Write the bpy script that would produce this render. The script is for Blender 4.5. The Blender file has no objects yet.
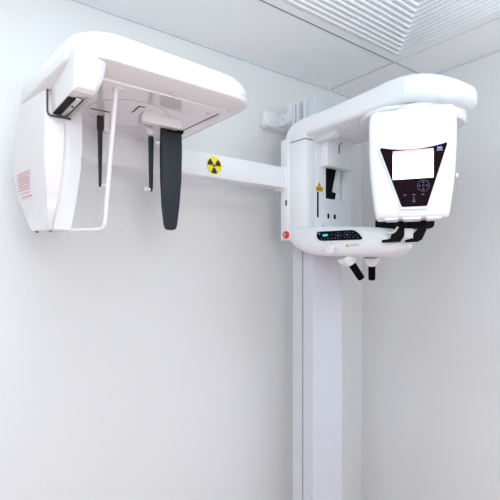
import bpy, bmesh, math
from math import sin, cos, pi, radians, sqrt, hypot
from mathutils import Vector, Matrix

scn = bpy.context.scene
COL = scn.collection

# ------------------------------------------------------------------ materials
def mat(name, col, rough=.4, metal=0., coat=0., emit=None, es=0., bump=0., bscale=60., spec=.5):
    m = bpy.data.materials.new(name); m.use_nodes = True
    nt = m.node_tree; b = nt.nodes['Principled BSDF']
    b.inputs['Base Color'].default_value = (*col, 1)
    b.inputs['Roughness'].default_value = rough
    b.inputs['Metallic'].default_value = metal
    b.inputs['Coat Weight'].default_value = coat
    b.inputs['Coat Roughness'].default_value = .06
    b.inputs['Specular IOR Level'].default_value = spec
    if emit:
        b.inputs['Emission Color'].default_value = (*emit, 1)
        b.inputs['Emission Strength'].default_value = es
    # fine procedural variation of roughness, bump where wanted
    tc = nt.nodes.new('ShaderNodeTexCoord')
    nz = nt.nodes.new('ShaderNodeTexNoise'); nz.inputs['Scale'].default_value = bscale
    nz.inputs['Detail'].default_value = 4
    nt.links.new(tc.outputs['Object'], nz.inputs['Vector'])
    mr = nt.nodes.new('ShaderNodeMapRange')
    mr.inputs['To Min'].default_value = max(0., rough - .01); mr.inputs['To Max'].default_value = min(1., rough + .01)
    nt.links.new(nz.outputs['Fac'], mr.inputs['Value']); nt.links.new(mr.outputs['Result'], b.inputs['Roughness'])
    if bump:
        bp = nt.nodes.new('ShaderNodeBump'); bp.inputs['Strength'].default_value = bump
        bp.inputs['Distance'].default_value = .002
        nt.links.new(nz.outputs['Fac'], bp.inputs['Height']); nt.links.new(bp.outputs['Normal'], b.inputs['Normal'])
    return m

M = dict(
    wall=mat('wall_paint', (.765, .77, .765), .75, bump=.12, bscale=180),
    ceil=mat('ceiling_tile', (.91, .92, .93), .85, bump=.15, bscale=220),
    floor=mat('floor_vinyl', (.88, .60, .58), .35),
    trim=mat('ceiling_trim', (.66, .69, .74), .5),
    seam=mat('ceiling_seam', (.60, .62, .65), .6),
    gap=mat('ceiling_gap', (.16, .13, .12), .7),
    vent=mat('vent_enamel', (.90, .91, .92), .45),
    white=mat('white_plastic', (.81, .825, .845), .30, coat=.15),
    alu=mat('painted_aluminium', (.64, .655, .71), .35),
    warm=mat('warm_white_plastic', (.745, .725, .725), .25, coat=.2),
    gloss=mat('glossy_underside', (.80, .785, .785), .10, coat=.8),
    clear=mat('glossy_window', (.72, .66, .66), .08, coat=.6),
    ringgrey=mat('ring_grey', (.16, .16, .19), .4),
    grey=mat('light_grey_panel', (.82, .835, .87), .4),
    rail=mat('groove_grey', (.42, .43, .46), .5),
    dark=mat('dark_seam', (.05, .045, .05), .5),
    black=mat('black_plastic', (.005, .005, .006), .45, spec=.06),
    rubber=mat('black_rubber', (.003, .003, .003), .8, spec=.05),
    char=mat('charcoal_plastic', (.026, .030, .038), .4, spec=.2),
    panel=mat('dark_display_glass', (.011, .003, .006), .25, spec=.04),
    screen=mat('lit_screen', (.9, .9, .9), .3, emit=(1, .99, 1), es=1.6),
    pink=mat('lit_pink_bar', (.9, .5, .6), .3, emit=(.95, .28, .45), es=.62),
    cyan=mat('lit_cyan_display', (.02, .5, .6), .3, emit=(.02, .55, .75), es=.5),
    icon=mat('blue_icon', (.05, .055, .14), .4, emit=(.10, .12, .40), es=.12),
    logo=mat('blue_logo', (.12, .14, .45), .4, emit=(.25, .28, .8), es=.5),
    green=mat('green_icon', (.05, .3, .1), .4, emit=(.05, .4, .1), es=.2),
    red=mat('red_plastic', (.62, .03, .02), .3),
    yellow=mat('yellow_sticker', (.86, .72, .02), .4),
    amber=mat('amber_sticker', (.70, .42, .01), .4),
    ink=mat('black_ink', (.01, .01, .01), .5),
    pinkink=mat('pink_ink', (.80, .52, .55), .5),
    greyink=mat('grey_ink', (.5, .5, .52), .5),
    metal=mat('bare_metal', (.60, .60, .58), .3, metal=.8),
    olive=mat('olive_strip', (.42, .42, .33), .4),
    mirror=mat('mirror_glass', (.75, .80, .78), .06, metal=.9),
    beige=mat('beige_plastic', (.42, .37, .34), .4),
    navy=mat('navy_glass', (.02, .03, .06), .12),
    clearplug=mat('pale_ear_plug', (.82, .82, .82), .15),
)

# ------------------------------------------------------------------ mesh helpers
def loft(bm, loops, closed=True, cap=True):
    rows = [[bm.verts.new(p) for p in lp] for lp in loops]
    n = len(rows[0])
    for a, b in zip(rows, rows[1:]):
        for i in range(n if closed else n - 1):
            j = (i + 1) % n
            bm.faces.new((a[i], a[j], b[j], b[i]))
    if cap:
        bm.faces.new(rows[0][::-1]); bm.faces.new(rows[-1])

def rr(cx, cy, hx, hy, r, n=6):
    """rounded rectangle, counter-clockwise, 2-D points"""
    r = min(r, hx * .999, hy * .999); out = []
    for sx, sy, a0 in ((1, 1, 0), (-1, 1, 90), (-1, -1, 180), (1, -1, 270)):
        for k in range(n + 1):
            a = radians(a0 + 90 * k / n)
            out.append((cx + sx * (hx - r) + r * cos(a), cy + sy * (hy - r) + r * sin(a)))
    return out

def box(bm, x0, x1, y0, y1, z0, z1, bev=0., seg=2):
    vs = [bm.verts.new((x, y, z)) for x in (x0, x1) for y in (y0, y1) for z in (z0, z1)]
    fs = [(0, 1, 3, 2), (4, 6, 7, 5), (0, 4, 5, 1), (2, 3, 7, 6), (0, 2, 6, 4), (1, 5, 7, 3)]
    faces = [bm.faces.new([vs[i] for i in f]) for f in fs]
    if bev:
        es = list({e for f in faces for e in f.edges})
        bmesh.ops.bevel(bm, geom=es, offset=bev, segments=seg, affect='EDGES', profile=.5)

def prism(bm, pts, org, u, v, d0, d1, bev=0., seg=2):
    """polygon pts (s,t) in the plane org + s u + t v, extruded along u x v from d0 to d1"""
    org, u, v = Vector(org), Vector(u).normalized(), Vector(v).normalized(); n = u.cross(v)
    a = [bm.verts.new(org + u * s + v * t + n * d0) for s, t in pts]
    b = [bm.verts.new(org + u * s + v * t + n * d1) for s, t in pts]
    k = len(pts); faces = [bm.faces.new(a[::-1]), bm.faces.new(b)]
    for i in range(k):
        j = (i + 1) % k
        faces.append(bm.faces.new((a[i], a[j], b[j], b[i])))
    if bev:
        es = list({e for f in faces[:2] for e in f.edges})
        bmesh.ops.bevel(bm, geom=es, offset=bev, segments=seg, affect='EDGES', profile=.5)

def frame_of(d):
    d = d.normalized(); h = Vector((0, 0, 1)) if abs(d.z) < .9 else Vector((0, 1, 0))
    a = d.cross(h).normalized(); return a, d.cross(a)

def rod(bm, pts, rads, n=14):
    """tube through points with one radius per point"""
    pts = [Vector(p) for p in pts]
    if not hasattr(rads, '__len__'): rads = [rads] * len(pts)
    loops = []; a = None
    for i, p in enumerate(pts):
        d = (pts[min(i + 1, len(pts) - 1)] - pts[max(i - 1, 0)]).normalized()
        if a is None: a, b = frame_of(d)
        else:
            a = (a - d * a.dot(d)).normalized(); b = d.cross(a)
        loops.append([p + (a * cos(2 * pi * k / n) + b * sin(2 * pi * k / n)) * rads[i] for k in range(n)])
    loft(bm, loops)

def bend(pts, r, n=6):
    """polyline with its inner corners rounded"""
    pts = [Vector(p) for p in pts]; out = [pts[0]]
    for a, b, c in zip(pts, pts[1:], pts[2:]):
        p, q = b + (a - b).normalized() * r, b + (c - b).normalized() * r
        for k in range(n + 1):
            t = k / n
            out.append(p * (1 - t) ** 2 + b * 2 * t * (1 - t) + q * t * t)
    out.append(pts[-1]); return out

def disc(bm, org, nrm, r, h, n=28, bev=0.):
    o = Vector(org); d = Vector(nrm).normalized(); a, b = frame_of(d)
    def lp(rad, t): return [o + d * t + (a * cos(2 * pi * k / n) + b * sin(2 * pi * k / n)) * rad for k in range(n)]
    loft(bm, [lp(r, 0), lp(r, h - bev), lp(r - bev, h)] if bev else [lp(r, 0), lp(r, h)])

WORLD = {}
def make(name, m, parent=None, build=None, angle=38, **props):
    """build(bm) in world coordinates -> one mesh object with its origin in its own middle"""
    bm = bmesh.new(); build(bm)
    bmesh.ops.recalc_face_normals(bm, faces=bm.faces)
    for f in bm.faces: f.smooth = True
    for e in bm.edges:
        if len(e.link_faces) == 2 and e.calc_face_angle(0) > radians(angle): e.smooth = False
    xs = [v.co for v in bm.verts]
    c = Vector([(min(p[i] for p in xs) + max(p[i] for p in xs)) / 2 for i in range(3)])
    bmesh.ops.translate(bm, verts=bm.verts, vec=-c)
    me = bpy.data.meshes.new(name); bm.to_mesh(me); bm.free(); me.materials.append(m)
    o = bpy.data.objects.new(name, me); COL.objects.link(o)
    if parent:
        o.parent = parent; o.location = c - WORLD[parent.name]
    else: o.location = c
    WORLD[o.name] = c
    for k, v in props.items(): o[k] = v
    return o

def empty(name, loc, **props):
    o = bpy.data.objects.new(name, None); COL.objects.link(o); o.location = loc; o.empty_display_size = .1
    WORLD[o.name] = Vector(loc)
    for k, v in props.items(): o[k] = v
    return o

def boxes(*bs, bev=0.):
    def f(bm):
        for b in bs: box(bm, *b, bev=bev)
    return f

# ------------------------------------------------------------------ the room
H = 2.60
make('wall_left', M['wall'], None, boxes((-4.6, .1, 0, .1, 0, H + .1)), kind='structure')
make('wall_right', M['wall'], None, boxes((0, .1, -4.6, 0, 0, H + .1)), kind='structure')
make('ceiling', M['ceil'], None, boxes((-4.6, 0, -4.6, 0, H, H + .1)), kind='structure')
make('floor', M['floor'], None, boxes((-4.6, .1, -4.6, .1, -.1, 0)), kind='structure')
make('baseboard_left', M['white'], None, boxes((-4.6, 0, -.012, 0, 0, .1)), kind='structure')
make('baseboard_right', M['white'], None, boxes((-.012, 0, -4.6, -.012, 0, .1)), kind='structure')
make('trim_1', M['trim'], None, boxes((-4.6, 0, -.010, 0, H - .010, H)), kind='structure')
make('trim_2', M['trim'], None, boxes((-.010, 0, -4.6, -.010, H - .010, H)), kind='structure')
YT, XT = -.432, -.285                       # ceiling tile joints
make('trim_3', M['seam'], None, boxes((XT - .006, XT + .006, -4.6, -.010, H - .002, H)), kind='structure')
make('trim_4', M['seam'], None, boxes((XT + .006, -.010, YT - .006, YT + .006, H - .002, H)), kind='structure')
make('trim_5', M['gap'], None, boxes((-1.152, XT - .006, YT - .004, YT + .004, H - .002, H)), kind='structure')

# ------------------------------------------------------------------ air diffuser in the ceiling
vx, vy, vh = -.722, -.869, .430
vent = empty('air_diffuser', (vx, vy, H - .02), label='square white ceiling air diffuser with nested chevron louvres, above the x-ray arm', category='air vent')
def sq(h, z): return [(vx - h, vy - h, z), (vx + h, vy - h, z), (vx + h, vy + h, z), (vx - h, vy + h, z)]
def vframe(bm):
    loft(bm, [sq(vh, H), sq(vh, H - .006), sq(vh - .040, H - .006), sq(vh - .045, H - .001)], cap=False)
make('frame', M['vent'], vent, vframe)
h = vh - .046
while h > .05:
    def lv(bm, h=h):
        loft(bm, [sq(h, H - .002), sq(h - .004, H - .004), sq(h - .021, H - .015), sq(h - .025, H - .015), sq(h - .0275, H - .002)], cap=False)
    make('louvre', M['vent'], vent, lv)
    h -= .028
make('centre_plate', M['vent'], vent, lambda bm: box(bm, vx - h, vx + h, vy - h, vy + h, H - .012, H - .002))

# ------------------------------------------------------------------ the x-ray machine
mc = empty('dental_xray_machine', (-.68, -.285, 0), label='white wall-mounted dental x-ray machine on a tall column with side imaging arm', category='x-ray machine')

# column: an extrusion with a groove down its left face
def column(bm):
    x0, x1, y0, y1 = -.777, -.583, -.35, -.217
    pts = [(x0, y0), (x1, y0), (x1, y1), (x0, y1), (x0, -.289), (x0 + .010, -.289), (x0 + .010, -.279), (x0, -.279)]
    pts = [(x0, y0), (x1, y0), (x1, y1), (x0, y1), (x0, -.278), (x0 + .012, -.278), (x0 + .012, -.288), (x0, -.288)]
    loft(bm, [[(x, y, z) for x, y in pts] for z in (0, 2.335)])
col = make('column', M['alu'], mc, column)
make('base_plate', M['grey'], col, boxes((-.86, -.50, -.44, -.16, 0, .02), bev=.004))
make('groove_strip', M['rail'], col, boxes((-.7668, -.7650, -.2878, -.2782, .02, 2.33)))
def fins(bm):
    for y in (-.235, -.262, -.305): box(bm, -.790, -.776, y - .010, y + .010, 2.22, 2.332, bev=.003)
make('cable_guide', M['alu'], col, fins)

# bracket on the wall behind the column
br = make('wall_bracket', M['white'], mc, boxes((-.808, -.715, -.052, 0, 2.283, 2.355), bev=.010))
make('tie_plate', M['white'], br, boxes((-.722, -.714, -.218, -.050, 2.287, 2.345), bev=.001))
make('bottom_ledge', M['grey'], br, boxes((-.795, -.600, -.055, -.001, 2.277, 2.284)))
def flange(bm):
    prism(bm, [(-.128, 2.285), (-.128, 2.345), (-.133, 2.362), (-.145, 2.370), (-.185, 2.370), (-.185, 2.285)], (-.728, 0, 0), (0, 1, 0), (0, 0, 1), -.004, .004)
make('flange', M['white'], br, flange)
def bolts(y):
    return lambda bm: disc(bm, (-.7225, y, 2.314), (-1, 0, 0), .0045, .003, 10)
make('bolt', M['rail'], br, bolts(-.085)); make('bolt', M['rail'], br, bolts(-.125))
make('bolt', M['dark'], br, lambda bm: disc(bm, (-.775, -.03, 2.283), (0, 0, -1), .004, .003, 10))

# carriage riding on the column
cy = -.375
def carriage(bm):
    box(bm, -.855, -.786, cy - .002, -.240, 1.735, 2.130, bev=.010)           # left cheek
    box(bm, -.800, -.722, cy, -.352, 1.735, 2.13); box(bm, -.590, -.545, cy, -.25, 1.735, 2.13, bev=.004)
    box(bm, -.724, -.588, cy, -.352, 1.735, 1.879); box(bm, -.724, -.588, cy, -.352, 2.024, 2.13)
cg = make('carriage', M['white'], mc, carriage)
make('front_panel', M['grey'], cg, boxes((-.786, -.722, cy - .0015, cy, 1.74, 2.12), (-.590, -.548, cy - .0015, cy, 1.74, 2.12),
                                         (-.722, -.590, cy - .0015, cy, 1.74, 1.879), (-.722, -.590, cy - .0015, cy, 2.024, 2.12)))
make('back_plate', M['white'], cg, boxes((-.862, -.800, -.278, -.225, 1.69, 2.150), bev=.006))
make('opening', M['black'], cg, boxes((-.724, -.588, -.3545, -.3515, 1.876, 2.028)))
def mirror(bm):
    prism(bm, [(-.632, 2.024), (-.600, 2.024), (-.626, 1.914), (-.660, 1.918)], (0, -.357, 0), (1, 0, 0), (0, 0, 1), 0, .003)
make('mirror_plate', M['grey'], cg, mirror)
def mirror2(bm):
    prism(bm, [(-.600, 2.024), (-.5905, 2.024), (-.5905, 1.8795), (-.640, 1.8795)], (0, -.3545, 0), (1, 0, 0), (0, 0, 1), 0, .002)
    prism(bm, [(-.600, 2.024), (-.5905, 2.024), (-.5905, 1.8795), (-.630, 1.8795)], (0, -.357, 0), (1, 0, 0), (0, 0, 1), 0, .002)
make('mirror', M['mirror'], cg, mirror2)
make('slot', M['black'], cg, boxes((-.7785, -.7690, cy - .0030, cy - .001, 1.790, 1.904)))
for x in (-.7055, -.6625):
    def hole(bm, x=x):
        prism(bm, [(a, b) for a, b in rr(x, 1.800, .0065, .0115, .0064)], (0, cy - .0014, 0), (1, 0, 0), (0, 0, 1), 0, .0012)
    make('socket', M['black'], cg, hole)
    def rim(bm, x=x):
        rod(bm, [(x + .0085 * cos(a), cy - .002, 1.815 + .014 * sin(a)) for a in [radians(t) for t in range(0, 181, 20)]], .0012, 6)
    make('socket_hood', M['grey'], cg, rim)
make('screw', M['dark'], cg, lambda bm: disc(bm, (-.740, cy - .001, 1.754), (0, -1, 0), .0035, .0015, 10))
lab = make('warning_sticker', M['amber'], cg, boxes((-.786, -.742, cy - .0028, cy - .0016, 1.907, 1.927)))
make('warning_sign', M['amber'], cg, lambda bm: prism(bm, [(-.776, 1.928), (-.752, 1.928), (-.764, 1.949)], (0, cy - .0016, 0), (1, 0, 0), (0, 0, 1), 0, .0012))
def wink(bm):
    for z in (1.911, 1.9165, 1.922): box(bm, -.782, -.746, cy - .0034, cy - .0029, z - .0008, z + .0008)
    box(bm, -.7655, -.7625, cy - .0034, cy - .0028, 1.933, 1.942)
make('warning_print', M['ink'], cg, wink)
def upper(bm):
    box(bm, -.757, -.585, -.420, cy, 2.016, 2.150, bev=.006)
ub = make('upper_block', M['white'], mc, upper)
make('hooked_slot', M['dark'], ub, lambda bm: rod(bm, bend([(-.662, -.4205, 2.131), (-.682, -.4205, 2.118), (-.682, -.4205, 2.078)], .008), .0022, 8))
def fillet(bm):
    prism(bm, [(-.36, 2.152), (-.497, 2.152), (-.498, 2.144), (-.494, 2.136), (-.484, 2.129), (-.466, 2.125), (-.430, 2.123), (-.36, 2.123)], (-.788, 0, 0), (0, 1, 0), (0, 0, 1), 0, .035, bev=.003)
make('arm_bracket', M['white'], mc, fillet)
make('power_switch', M['black'], cg, boxes((-.8640, -.8615, -.269, -.261, 1.846, 1.872), bev=.0007))
es = make('stop_button_collar', M['grey'], cg, lambda bm: disc(bm, (-.8615, -.273, 1.713), (-1, 0, 0), .0185, .004))
make('emergency_stop_button', M['red'], cg, lambda bm: disc(bm, (-.8655, -.273, 1.713), (-1, 0, 0), .0165, .013, bev=.004), label='red emergency stop button')
make('stop_button_mark', M['white'], cg, boxes((-.8790, -.8785, -.276, -.271, 1.706, 1.720)))

# overhead arm: elbow out of the carriage, then a deep tongue with a rounded end
def arm(bm):
    xa, xb = -.855, -.535; loops = []
    def sect(pi_, po, x0, x1, r):
        pi_, po = Vector((0, *pi_)), Vector((0, *po)); d = po - pi_; L = d.length; d.normalize()
        cx = (x0 + x1) / 2; hx = (x1 - x0) / 2
        loops.append([Vector((cx, 0, 0)) + Vector((a, 0, 0)) + pi_ + d * (L / 2 + b) for a, b in rr(0, 0, hx, L / 2, r, 5)])
    cyy, czz = -.390, 2.132
    for k in range(0, 11):
        t = radians(9 * k)
        sect((cyy + .014 * cos(t), czz + .014 * sin(t)), (cyy + .150 * cos(t) ** .8, czz + .092 * sin(t) ** .8), xa, xb, .018)
    for y, t in ((-.46, 0), (-.56, .002), (-.66, .006), (-.74, .011), (-.80, .015)): sect((y, 2.146), (y, 2.224 + t), xa, xb, .018)
    for k in range(0, 12):
        s = sin(radians(7.9 * k)); c = cos(radians(7.9 * k))
        y = -.845 - .180 * s; hw = .160 * c ** .85
        dip = .026 * min(1, s * 1.25) ** 1.5
        zb, zt = 2.146 - dip, 2.240 - .056 * s ** 2.5
        sect((y, zb + .03 * s ** 8), (y, zt), -.695 - hw, -.695 + hw, .024 + .024 * min(1, s * 1.6))
    loft(bm, loops)
ar = make('overhead_arm', M['white'], mc, arm, angle=50)
make('underside_seam', M['grey'], ar, boxes((-.84, -.55, -.529, -.526, 2.1445, 2.1462)))
make('side_seam', M['grey'], ar, boxes((-.8556, -.8545, -.870, -.868, 2.165, 2.205)))
make('seam_line', M['alu'], cg, boxes((-.8554, -.800, -.3777, -.242, 2.1300, 2.1318)))
# turntable and rotating arm
ax = Vector((-.714, -.813, 0)); n = Vector((-.84, -.543, 0)).normalized(); u = Vector((.543, -.84, 0)).normalized(); Z = Vector((0, 0, 1))
tt = make('turntable', M['white'], mc, lambda bm: (disc(bm, (-.695, -.750, 2.149), (0, 0, -1), .156, .016, 48, bev=.004), disc(bm, (-.675, -.830, 2.140), (0, 0, -1), .150, .050, 48, bev=.006)))
def rot_arm(bm):
    pts = rr(0, 0, .085, .30, .05)
    def lp(ins, z): return [ax + n * (-.035 + b * .84 * (1 - ins / .3)) + u * (a * (1 - ins / .085)) + Z * z for a, b in pts]
    loft(bm, [lp(.02, 2.035), lp(.003, 2.045), lp(0, 2.07), lp(.003, 2.09), lp(.015, 2.096)])
make('rotating_arm', M['white'], mc, rot_arm)

# sensor head with the operator display
fc = Vector((-.966, -.976, 0))
def on_face(s, z, d=0.): return fc + u * s + Z * z + n * d
prof = [(1.7175, .104), (1.735, .1085), (1.80, .1175), (1.87, .1245), (1.94, .1275), (2.00, .1282), (2.04, .1275), (2.060, .1250), (2.069, .1200), (2.073, .108)]
def head(bm):
    out = [(-w - .008, z) for z, w in prof][::-1] + [(w, z) for z, w in prof]
    zc = 1.90
    def lp(ins, d, lift=0):
        r = []
        for s, z in out:
            k = 1 - ins / .12
            zz = zc + (z - zc) * (1 - ins / .17)
            bulge = -.012 * max(0, (z - 1.99) / .08) ** 2 - .006 * (s / .12) ** 2
            r.append(on_face(s * k, zz, d + (bulge if d > -.02 else 0)))
        return r
    loft(bm, [lp(.018, -.125), lp(.002, -.110), lp(0, -.06), lp(0, -.018), lp(.003, -.007), lp(.009, -.002), lp(.020, .0015), lp(.07, .002)])
hd = make('sensor_head', M['white'], mc, head, angle=60)
def facepoly(pts, d0, d1, bev=0.):
    return lambda bm: prism(bm, [(s, z) for s, z in pts], fc, u, Z, d0, d1, bev=bev)
# u x Z points away from the wall side; find the sign that faces the room
sg = 1 if u.cross(Z).dot(n) > 0 else -1
def facepart(name, m, pts, d0, d1, parent=hd, **k):
    return make(name, m, parent, lambda bm: prism(bm, pts, fc, u, Z, sg * d0, sg * d1), **k)
top = [(-.097 + .195 * t / 12, 1.9440 - .013 * (1 - (2 * t / 12 - 1) ** 2)) for t in range(13)]
arc = lambda c, r, a0, a1: [(c[0] + r * cos(radians(a0 + (a1 - a0) * k / 4)), c[1] + r * sin(radians(a0 + (a1 - a0) * k / 4))) for k in range(5)]
dp = top[:1] + [(-.0985, 1.938)] + arc((-.0285, 1.7585), .0065, 195, 270) + arc((.0365, 1.7585), .0065, 270, 345) + [(.0985, 1.938)] + top[:0:-1]
big = [(s * 1.07, 1.85 + (z - 1.85) * 1.075) for s, z in dp]
facepart('display_bezel', M['white'], big, -.002, .0035)
facepart('display_glass', M['panel'], dp, -.002, .0055)
facepart('screen', M['screen'], [(-.060, 1.929), (.060, 1.929), (.060, 1.839), (-.060, 1.839)], .005, .0062)
facepart('screen_title_bar', M['pink'], [(-.060, 1.929), (.060, 1.929), (.060, 1.9195), (-.060, 1.9195)], .006, .0066)
def ring(bm):
    c = (.0305, 1.8155); pts = [on_face(c[0] + .0172 * cos(a), c[1] + .0172 * sin(a), .0058) for a in [radians(t) for t in range(0, 360, 12)]]
    N = len(pts); loops = []
    for i, p in enumerate(pts):
        rad = (p - on_face(c[0], c[1], .0058)).normalized()
        loops.append([p + rad * .0006 * cos(t) + n * .0006 * sin(t) for t in (0, pi / 2, pi, 3 * pi / 2)])
    loops.append(loops[0]); loft(bm, loops, cap=False)
make('control_ring', M['ringgrey'], hd, ring)
for s, z in ((0, .0105), (0, -.0105), (.0105, 0), (-.0105, 0), (0, 0)):
    facepart('control_button', M['icon'], rr(.0305 + s, 1.8155 + z, .0026, .0022, .001, 2), .005, .0062)
for s in (-.0235, .003, .0295): facepart('menu_button', M['icon'], rr(s, 1.7885, .0042, .0018, .001, 2), .005, .0062)
facepart('status_light', M['green'], rr(.003, 1.779, .0016, .0016, .0015, 2), .005, .0062)
facepart('status_icon', M['icon'], [(-.001, 1.7735), (.007, 1.7735), (.007, 1.7705), (-.001, 1.7705)], .005, .0062)
facepart('status_icon', M['icon'], [(-.0015, 1.7685), (.0075, 1.7685), (.0075, 1.7655), (-.0015, 1.7655)], .005, .0062)
def logo(bm):
    for a in (-.0048, 0, .0048): prism(bm, [(.0775 + a + p, 1.9285 + q) for p, q in ((-.002, -.004), (.002, -.004), (.002, .004), (-.002, .004))], fc, u, Z, sg * .005, sg * .0062)
    prism(bm, [(.0705, 1.931), (.0845, 1.931), (.0845, 1.929), (.0705, 1.929)], fc, u, Z, sg * .005, sg * .0063)
make('emblem', M['logo'], hd, logo)
facepart('emblem_caption', M['rail'], [(.069, 1.9225), (.086, 1.9225), (.086, 1.9205), (.069, 1.9205)], .005, .0062)
make('side_knob', M['white'], hd, lambda bm: disc(bm, on_face(.1255, 1.848, -.035), u, .007, .008, 12, bev=.002))
def base(bm):
    for s0, s1 in ((-.085, -.045), (-.030, .025), (.040, .085)):
        prism(bm, rr((s0 + s1) / 2, 1.7185, (s1 - s0) / 2, .004, .003, 2), fc, u, Z, sg * -.09, sg * -.012)
make('bottom_foot', M['grey'], hd, base)

# tube head on the far side of the turntable
tc = Vector((-.557, -.673, 0))
def tface(s, z, d): return tc + u * s + Z * z + n * d
def tube(bm):
    loft(bm, [[tface(a, b, d) for a, b in rr(0, 1.894 + dz, .118 - i, .174 - i, .03)] for d, i, dz in ((-.10, .02, .004), (-.085, .004, .004), (.0, 0, .004), (.012, .006, .004))])
th = make('tube_head', M['beige'], mc, tube)
make('window', M['black'], th, lambda bm: loft(bm, [[tface(a, b, d) for a, b in rr(0, 1.892, .116, .166, .018)] for d in (.008, .016)]))
make('sensor_glass', M['navy'], th, lambda bm: loft(bm, [[tface(a, b, d) for a, b in rr(.055, 1.775, .045, .022, .006)] for d in (.014, .0175)]))

make('lower_cover', M['black'], th, lambda bm: loft(bm, [[tface(a, b, d) for a, b in rr(-.076, 1.735, .042, .034, .01)] for d in (-.04, .030)]))

# patient support shelf
def shelf(bm):
    S = [(-.252, -.845, -.555, 1.718, 1.742, .01), (-.262, -.855, -.550, 1.698, 1.747, .02), (-.285, -.860, -.548, 1.672, 1.749, .03), (-.315, -.864, -.545, 1.648, 1.749, .04),
         (-.36, -.866, -.545, 1.630, 1.747, .045), (-.41, -.867, -.545, 1.619, 1.743, .045), (-.50, -.867, -.548, 1.611, 1.737, .045), (-.60, -.867, -.555, 1.607, 1.729, .045),
         (-.68, -.866, -.580, 1.607, 1.721, .045), (-.735, -.865, -.640, 1.608, 1.714, .045), (-.770, -.863, -.685, 1.610, 1.706, .04), (-.797, -.858, -.71, 1.615, 1.694, .035),
         (-.816, -.850, -.735, 1.620, 1.677, .03), (-.833, -.838, -.752, 1.627, 1.661, .018), (-.846, -.822, -.768, 1.633, 1.652, .01), (-.852, -.808, -.782, 1.638, 1.646, .005)]
    loft(bm, [[(a, y, b) for a, b in rr((x0 + x1) / 2, (z0 + z1) / 2, (x1 - x0) / 2, (z1 - z0) / 2, r, 5)] for y, x0, x1, z0, z1, r in S])
sh = make('patient_support', M['white'], mc, shelf, angle=60)
SX = -.8672
def sidepoly(name, m, pts, d0, d1, parent=sh, **k):         # pts (y, z) on the left face of the shelf; thickness runs towards -x
    def f(bm):
        a = [bm.verts.new((SX - d0, y, z)) for y, z in pts]; b = [bm.verts.new((SX - d1, y, z)) for y, z in pts]
        N = len(pts); bm.faces.new(a); bm.faces.new(b[::-1])
        for i in range(N): bm.faces.new((a[i], b[i], b[(i + 1) % N], a[(i + 1) % N]))
    return make(name, m, parent, f, **k)
kp = [(-.472, 1.714), (-.648, 1.7085), (-.665, 1.7045), (-.682, 1.693), (-.697, 1.6765), (-.699, 1.6715), (-.690, 1.6685), (-.500, 1.674), (-.480, 1.677), (-.467, 1.686), (-.463, 1.700), (-.465, 1.709)]
sidepoly('control_panel', M['black'], kp, -.001, .0020, label='black touch control panel with a cyan display')
sidepoly('display', M['cyan'], [(-.500, 1.7015), (-.527, 1.7005), (-.524, 1.6915), (-.497, 1.6925)], .0018, .0026)
sidepoly('power_icon', M['logo'], rr(-.480, 1.7045, .004, .003, .002, 2), .0018, .0026)
for i in range(5): sidepoly('key', M['icon'], rr(-.490 - .019 * i, 1.6825 - .0004 * i, .0035, .0018, .001, 2), .0018, .0024)
for yc in (-.580, -.628):
    for k in range(8):
        a = radians(45 * k); sidepoly('key', M['icon'], rr(yc + .0155 * cos(a), 1.691 + .0120 * sin(a), .0025, .0014, .001, 2), .0018, .0024)
    sidepoly('key', M['logo'], rr(yc, 1.691, .003, .002, .001, 2), .0018, .0024)
for p in ((-.548, 1.699), (-.655, 1.697), (-.668, 1.686), (-.680, 1.676), (-.655, 1.680)): sidepoly('key', M['icon'], rr(*p, .003, .0018, .001, 2), .0018, .0024)
make('adjuster_knob', M['white'], sh, lambda bm: (disc(bm, (-.866, -.548, 1.641), (-1, 0, -.12), .0235, .022, 8, bev=.004), disc(bm, (-.85, -.548, 1.643), (-1, 0, -.12), .018, .022, 16)), angle=25, label='white eight-sided knob')
sidepoly('warning_triangle', M['amber'], [(-.617, 1.6445), (-.636, 1.6440), (-.6265, 1.6570)], -.004, .0008)
for z, a, b in ((1.654, -.641, -.683), (1.6495, -.641, -.679)): sidepoly('small_print', M['greyink'], [(a, z), (b, z - .001), (b, z - .003), (a, z - .002)], -.003, .0006)
for (bx, by, d) in ((-.80, -.570, (.050, -.024, -.078)), (-.630, -.560, (.026, .020, -.083))):
    d = Vector(d); p = Vector((bx, by, 1.605)); dn = d.normalized()
    mid = p + dn * .032
    hb = make('handle_base', M['white'], sh, lambda bm, p=p, mid=mid, dn=dn: rod(bm, [p - dn * .012, p + dn * .004, mid], [.043, .039, .020], 8), angle=25)
    make('handle', M['rubber'], sh, lambda bm, mid=mid, d=d, dn=dn: rod(bm, [mid - dn * .004, mid + dn * .004, p + d * 1.08, p + d * 1.12], [.015, .0155, .0150, .012], 18), label='black rubber hand grip')
# chin rest hardware on the nose of the shelf
def hk(px, py, D):
    a = (px - 250) / 449; s = D * (a - .363) / (.94 + .341 * a); return s, 1.55 + (271 - py) / 449 * (D - .341 * s)
def plate(name, m, pts, org, d0, d1, bev=.002, **k):
    return make(name, m, mc, lambda bm: prism(bm, pts, org, u, Z, sg * d0, sg * d1, bev=bev), **k)
HO = Vector((-.8235, -.8845, 0))
plate('temple_support', M['black'], [(-.033, 1.790), (-.016, 1.790), (-.024, 1.690), (-.032, 1.668), (-.042, 1.6535), (-.104, 1.6510), (-.104, 1.6605), (-.074, 1.6625), (-.072, 1.680), (-.062, 1.691), (-.043, 1.702)], HO, -.010, .010)
plate('temple_support', M['black'], [(.024, 1.790), (.053, 1.790), (.043, 1.690), (.030, 1.660), (.016, 1.6515), (-.026, 1.6505), (-.026, 1.6585), (-.004, 1.662), (.000, 1.680), (.018, 1.698)], HO, -.010, .010)
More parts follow.
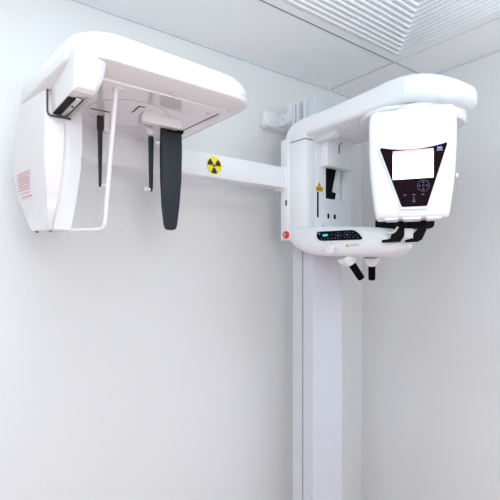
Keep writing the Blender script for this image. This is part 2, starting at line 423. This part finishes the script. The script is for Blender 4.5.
plate('bite_block', M['white'], [(-.029, 1.6635), (.000, 1.6635), (.001, 1.697), (-.028, 1.699)], HO + n * .002, -.012, .012)
make('chin_cup', M['white'], mc, lambda bm: rod(bm, bend([HO + u * s + Z * z + n * .012 for s, z in ((-.088, 1.690), (-.082, 1.684), (-.062, 1.686), (-.050, 1.705))], .008), .004, 8))

# ------------------------------------------------------------------ side imaging arm
bm_ = make('side_beam', M['white'], mc, boxes((-1.880, -.858, -.265, -.195, 1.927, 2.019), bev=.002))
make('beam_end_plate', M['grey'], bm_, boxes((-.868, -.855, -.268, -.192, 1.920, 2.024), bev=.001))
tr = Vector((-1.250, -.2652, 1.973))
st = make('radiation_sticker', M['yellow'], bm_, lambda bm: disc(bm, tr, (0, -1, 0), .0355, .0010, 40), label='round yellow radiation warning sticker')
def trefoil(bm):
    for a0 in (30, 150, 270):
        pts = [(.0085 * cos(radians(a)), .0085 * sin(radians(a))) for a in range(a0 - 28, a0 + 29, 7)] + [(.0315 * cos(radians(a)), .0315 * sin(radians(a))) for a in range(a0 + 28, a0 - 29, -7)]
        prism(bm, pts, tr + Vector((0, -.0009, 0)), (1, 0, 0), (0, 0, 1), 0, .0008)
    prism(bm, [(.0055 * cos(radians(a)), .0055 * sin(radians(a))) for a in range(0, 360, 20)], tr + Vector((0, -.0009, 0)), (1, 0, 0), (0, 0, 1), 0, .0008)
make('radiation_symbol', M['ink'], bm_, trefoil)

# hood over the head positioner
X0, X1, Y0, Y1 = -1.918, -1.386, -.727, -.205
def hood(bm):
    def lp(fr, sd, lf, z, top=0., r=.085):
        # fr, sd, lf: inset at front/back, right, left; the left side runs slightly outwards to the back
        out = []
        x0, x1, y0, y1 = X0 + lf, X1 - sd, Y0 + fr, Y1 - fr * .6
        for a, b in rr((x0 + x1) / 2, (y0 + y1) / 2, (x1 - x0) / 2, (y1 - y0) / 2, r, 8):
            w = (X1 - a) / (X1 - X0)
            out.append((a - .045 * w * (b - Y0) / (Y1 - Y0), b, z - .006 * (1 - w) + top * (1 - ((w - .7) / .75) ** 2)))
        return out
    loft(bm, [lp(.064, .050, .020, 2.043, r=.05), lp(.060, .046, .016, 2.0432, r=.05), lp(.010, .008, .004, 2.056), lp(.002, .002, .001, 2.060), lp(0, 0, 0, 2.064), lp(0, 0, 0, 2.0745), lp(.0012, .0012, 0, 2.075), lp(.0012, .0012, 0, 2.0766),
              lp(0, 0, 0, 2.0775), lp(.001, .001, .001, 2.090, .003), lp(.005, .005, .006, 2.104, .008), lp(.014, .014, .014, 2.116, .013), lp(.030, .030, .028, 2.124, .017), lp(.06, .06, .055, 2.128, .020), lp(.12, .12, .12, 2.130, .022)])
hood_ = make('positioner_hood', M['warm'], mc, hood, angle=30)
make('underside_plate', M['gloss'], hood_, lambda bm: loft(bm, [[(a, b, z) for a, b in rr(-1.66, -.45, .222, .206, .03, 8)] for z in (2.0445, 2.0360)]))
ZU = 2.0360
def circ(bm):
    c = Vector((-1.683, -.455, ZU)); loops = []
    for k in range(73):
        a = 2 * pi * k / 72; d = Vector((cos(a), sin(a), 0))
        loops.append([c + d * .1205 + Vector((0, 0, .0005)), c + d * .1205 - Vector((0, 0, .0008)), c + d * .1220 - Vector((0, 0, .0008)), c + d * .1220 + Vector((0, 0, .0005))])
    loft(bm, loops, cap=False)
make('turning_circle', M['rail'], hood_, circ)
def seamstrip(p, q, w):
    def f(bm):
        a, b = Vector((*p, 0)), Vector((*q, 0)); d = (b - a).normalized(); s = Vector((-d.y, d.x, 0)) * w
        loft(bm, [[a - s + Z * z, a + s + Z * z, b + s + Z * z, b - s + Z * z] for z in (ZU - .0012, ZU + .0005)])
    return f
make('seam', M['dark'], hood_, seamstrip((-1.463, -.625), (-1.478, -.275), .0015))
make('screw', M['rail'], hood_, lambda bm: disc(bm, (-1.492, -.611, ZU), (0, 0, -1), .005, .0015, 12))
make('slot', M['dark'], hood_, seamstrip((-1.795, -.434), (-1.737, -.436), .0030))
make('slot', M['dark'], hood_, seamstrip((-1.682, -.478), (-1.685, -.536), .0024))
make('slot', M['dark'], hood_, seamstrip((-1.687, -.537), (-1.668, -.540), .0026))
make('hanger', M['white'], hood_, boxes((-1.80, -1.50, -.262, -.205, 2.015, 2.05), bev=.003))

# detector carrier block under the hood
def carrier(bm):
    loops = []
    for y0, y1, k in ((-.690, -.719, .008), (-.684, -.714, 0), (-.490, -.490, 0)):      # (y at the bottom, y at the top)
        P = [(-1.9195 + k, 2.072), (-1.9185 + k, 2.03), (-1.9165 + k, 1.980 + k), (-1.866 - k, 1.980 + k), (-1.860 - k, 1.988), (-1.852 - k, 2.006), (-1.847 - k, 2.026), (-1.845 - k, 2.05), (-1.842 - k, 2.072)]
        loops.append([(x, y0 + (y1 - y0) * ((z - 1.98) / .09) ** .8 if z > 1.98 else y0, z) for x, z in P])
    loft(bm, loops)
cb = make('sensor_carrier', M['warm'], mc, carrier, angle=35)
make('slot', M['black'], cb, boxes((-1.914, -1.870, -.640, -.492, 1.9775, 1.9805)))
make('contact_rail', M['metal'], cb, boxes((-1.897, -1.884, -.648, -.505, 1.9735, 1.9785), bev=.001))
make('contact_strip', M['olive'], cb, boxes((-1.879, -1.870, -.660, -.500, 1.9740, 1.9785), bev=.001))
make('contact_pin', M['dark'], cb, boxes((-1.893, -1.888, -.596, -.586, 1.9722, 1.9738)))

# detector housing: shield-shaped shell
HS = [  # z, back-left (x,y), A front-left, B, C front-right, depth of the back
    (2.044, (-1.962, -.300), (-1.933, -.470), (-1.884, -.488), (-1.833, -.480)),
    (1.970, (-1.966, -.258), (-1.935, -.470), (-1.884, -.490), (-1.833, -.480)),
    (1.900, (-1.968, -.222), (-1.936, -.470), (-1.886, -.492), (-1.834, -.482)),
    (1.840, (-1.966, -.232), (-1.935, -.470), (-1.890, -.494), (-1.838, -.484)),
    (1.780, (-1.962, -.272), (-1.932, -.472), (-1.897, -.495), (-1.846, -.486)),
    (1.720, (-1.955, -.328), (-1.928, -.474), (-1.906, -.495), (-1.856, -.488)),
    (1.680, (-1.950, -.372), (-1.925, -.476), (-1.913, -.495), (-1.864, -.489)),
    (1.664, (-1.948, -.398), (-1.923, -.477), (-1.916, -.495), (-1.869, -.490)),
    (1.661, (-1.942, -.402), (-1.920, -.474), (-1.915, -.490), (-1.876, -.486)),
]
def rows(HS):
    out = []
    for z, L, A, B, C_ in HS:
        m = lambda p, q, t: (p[0] + (q[0] - p[0]) * t, p[1] + (q[1] - p[1]) * t)
        R = (C_[0] - .008, L[1] - .01)
        pts = [(L[0] + .02, L[1] + .012), (L[0] + .006, L[1] + .006), L, m(L, A, .5), m(L, A, .88), (A[0] + .003, A[1] - .008), m(A, B, .6), B, m(B, C_, .5), m(B, C_, .9), C_, m(C_, R, .08), m(C_, R, .5), R]
        out.append([(x, y, z) for x, y in pts])
    return out
dh = make('detector_housing', M['warm'], mc, lambda bm: loft(bm, rows(HS)), angle=45)
def window(bm):
    # glossy strip between edges A and B, standing a hair proud
    a, b = [], []
    for z, L, A, B, C_ in HS[1:-1]:
        d = Vector((B[0] - A[0], B[1] - A[1], 0)); nn = Vector((d.y, -d.x, 0)).normalized()
        if z > 1.96: z = 1.955
        for t, lst in ((.16, a), (1.0, b)):
            p = Vector((A[0], A[1] - .004, z)) + d * t; lst.append(p + nn * .0045)
    f = [bm.verts.new(p) for p in a]; g = [bm.verts.new(p) for p in b]
    sh_ = Vector((0, .01, 0))
    f2 = [bm.verts.new(p + sh_) for p in a]; g2 = [bm.verts.new(p + sh_) for p in b]
    k = len(f)
    for i in range(k - 1):
        bm.faces.new((f[i], g[i], g[i + 1], f[i + 1])); bm.faces.new((f2[i], f2[i + 1], g2[i + 1], g2[i]))
        bm.faces.new((f[i], f[i + 1], f2[i + 1], f2[i])); bm.faces.new((g[i], g2[i], g2[i + 1], g[i + 1]))
    bm.faces.new((f[0], f2[0], g2[0], g[0])); bm.faces.new((f[-1], g[-1], g2[-1], f2[-1]))
make('glossy_strip', M['clear'], dh, window)
make('notch_gap', M['dark'], dh, lambda bm: rod(bm, bend([(-1.9265, -.483, 2.045), (-1.9265, -.483, 1.975), (-1.868, -.496, 1.972)], .014), .0026, 8))
for x, y in ((-1.938, -.415), (-1.915, -.470)):
    make('foot', M['dark'], dh, lambda bm, x=x, y=y: disc(bm, (x, y, 1.662), (0, 0, -1), .004, .004, 10))
def print_(bm):
    # rows of small pink lettering on the left face
    def p(t, z):
        i = max(k for k in range(len(HS)) if HS[k][0] >= z); a, b = HS[i], HS[min(i + 1, len(HS) - 1)]
        w = (a[0] - z) / max(1e-6, a[0] - b[0])
        A = Vector((-1.936, -.470, 0)); D = Vector((-.129, .992, 0)).normalized()
        return A + D * t + Z * z + Vector((-.0022, 0, 0))
    def dash(t0, t1, z, h):
        A = [p(t0, z + h), p(t1, z + h), p(t1, z - h), p(t0, z - h)]
        a = [bm.verts.new(q) for q in A]; b = [bm.verts.new(q + Vector((.004, 0, 0))) for q in A]
        bm.faces.new(a); bm.faces.new(b[::-1])
        for i in range(4): bm.faces.new((a[i], b[i], b[(i + 1) % 4], a[(i + 1) % 4]))
    import random; rnd = random.Random(4)
    for r in range(9):
        big = r in (6, 8); z = 1.842 - .0082 * r - (.004 if r > 6 else 0) - (.003 if r > 7 else 0)
        t = .100; end = .205 if r != 7 else .185
        if r == 8: t, end = .085, .165
        while t < end:
            w = rnd.uniform(.004, .012); dash(t, min(t + w, end), z, .0016 if big else .0009); t += w + .0035
make('pink_lettering', M['pinkink'], dh, print_)

# guard rod from the hood down and across to the housing
gp = bend([(-1.786, -.620, 2.045), (-1.812, -.604, 1.660), (-1.862, -.506, 1.6625), (-1.870, -.475, 1.6645)], .022)
gr = make('guard_rod', M['warm'], mc, lambda bm: rod(bm, gp, [.0066] + [.0056] * (len(gp) - 1), 12))
make('rod_mount', M['warm'], gr, lambda bm: disc(bm, (-1.780, -.620, 2.044), (0, 0, -1), .0165, .012, 24, bev=.003))

# head positioner: two ear rods, profile blade and its carrier bar
def ear(name, x, y, zt, thick):
    e = make(name, M['char'], mc, lambda bm: [loft(bm, [[(x + a * k, y + b * k, z) for a, b in rr(0, 0, .0085, .0060, .003, 3)] for z, k in zs]) for zs in thick])
    return e
e1 = ear('ear_rod', -1.755, -.402, 2.03, [[(2.030, 1.0), (2.026, 1.1), (1.988, 1.1), (1.985, .85), (1.830, .50), (1.815, .48), (1.811, .35)]])
make('rod_holder', M['warm'], e1, boxes((-1.744, -1.728, -.408, -.390, 1.985, 2.042), bev=.002))
make('ear_plug', M['clearplug'], e1, lambda bm: (disc(bm, (-1.752, -.402, 1.8175), (1, 0, 0), .005, .016, 12), disc(bm, (-1.7365, -.402, 1.8175), (1, 0, 0), .008, .004, 14)))
e2 = ear('ear_rod', -1.594, -.420, 2.01, [[(2.02, .45), (1.993, .45), (1.990, .95), (1.985, 1.0), (1.83, .72), (1.818, .62), (1.811, .4)]])
make('rod_holder', M['warm'], e2, lambda bm: prism(bm, [(-1.640, 2.042), (-1.598, 2.042), (-1.598, 1.990), (-1.612, 1.990), (-1.622, 2.012), (-1.640, 2.020)], (0, -.425, 0), (1, 0, 0), (0, 0, 1), 0, .02, bev=.002))
make('ear_plug', M['clearplug'], e2, lambda bm: (disc(bm, (-1.597, -.420, 1.8175), (-1, 0, 0), .005, .016, 12), disc(bm, (-1.6125, -.420, 1.8175), (-1, 0, 0), .008, .004, 14)))
cbar = make('carrier_bar', M['warm'], mc, lambda bm: prism(bm, rr(-1.590, 2.0235, .070, .0160, .0155, 6), (0, -.478, 0), (1, 0, 0), (0, 0, 1), 0, .024, bev=.003))
make('hanger_block', M['warm'], cbar, boxes((-1.650, -1.612, -.500, -.470, 2.02, 2.042), bev=.002))
def blade(bm):
    P = [(-1.579, 2.012), (-1.506, 2.012), (-1.506, 1.95), (-1.508, 1.85), (-1.516, 1.76), (-1.524, 1.700), (-1.527, 1.688), (-1.536, 1.684), (-1.556, 1.684), (-1.563, 1.689), (-1.566, 1.70), (-1.573, 1.76), (-1.578, 1.85), (-1.579, 1.95)]
    prism(bm, P, (0, -.463, 0), (1, 0, 0), (0, 0, 1), -.010, .006, bev=.003)
bl = make('profile_blade', M['char'], mc, blade, label='long charcoal blade with a rounded tip')
make('blade_clamp', M['black'], bl, boxes((-1.560, -1.503, -.474, -.455, 2.004, 2.014)))

# ------------------------------------------------------------------ light
def area(name, loc, rot, sx, sy, e, col=(1, 1, 1)):
    l = bpy.data.lights.new(name, 'AREA'); l.shape = 'RECTANGLE'; l.size = sx; l.size_y = sy; l.energy = e; l.color = col
    o = bpy.data.objects.new(name, l); COL.objects.link(o); o.location = loc; o.rotation_euler = [radians(a) for a in rot]; return o
area('ceiling_lamp', (-2.10, -.95, 2.585), (0, 0, 0), .6, .6, 8.5, (.72, .91, 1))
area('front_fill', (-2.25, -2.75, 1.85), (94, 0, -14), .6, .6, 16, (.98, .98, .985))  # added frontal fill behind the camera, like a softbox; not mounted on a wall
area('window_light', (-4.5, -2.3, 2.05), (88, 0, -80), 2.0, .8, 16, (.82, .945, 1))
area('ceiling_fill', (-1.1, -2.6, 1.9), (180, 0, 0), .5, .5, 40, (.66, .87, 1))  # added fill aimed upwards to brighten the ceiling, no known fixture
area('ceiling_fill', (-2.9, -2.5, 1.9), (180, 0, 0), .5, .5, 14, (.66, .87, 1))  # second added fill for the ceiling, further left
w = bpy.data.worlds.new('room_light'); scn.world = w; w.use_nodes = True
bg = w.node_tree.nodes['Background']; bg.inputs['Color'].default_value = (1, .985, .98, 1); bg.inputs['Strength'].default_value = .38

# ------------------------------------------------------------------ camera
cam = bpy.data.cameras.new('camera'); co = bpy.data.objects.new('camera', cam); COL.objects.link(co)
cam.sensor_width = 36; cam.lens = 449 / 500 * 36; cam.shift_y = 21 / 500; cam.clip_start = .05
co.location = (-2.226, -1.790, 1.55)
co.rotation_euler = (radians(90), 0, math.atan2(.7965, .6046) - pi / 2)
scn.camera = co
scn.view_settings.view_transform = 'Standard'; scn.view_settings.look = 'None'
scn.view_settings.gamma = 1; scn.view_settings.use_curve_mapping = False
scn.view_settings.exposure = .02
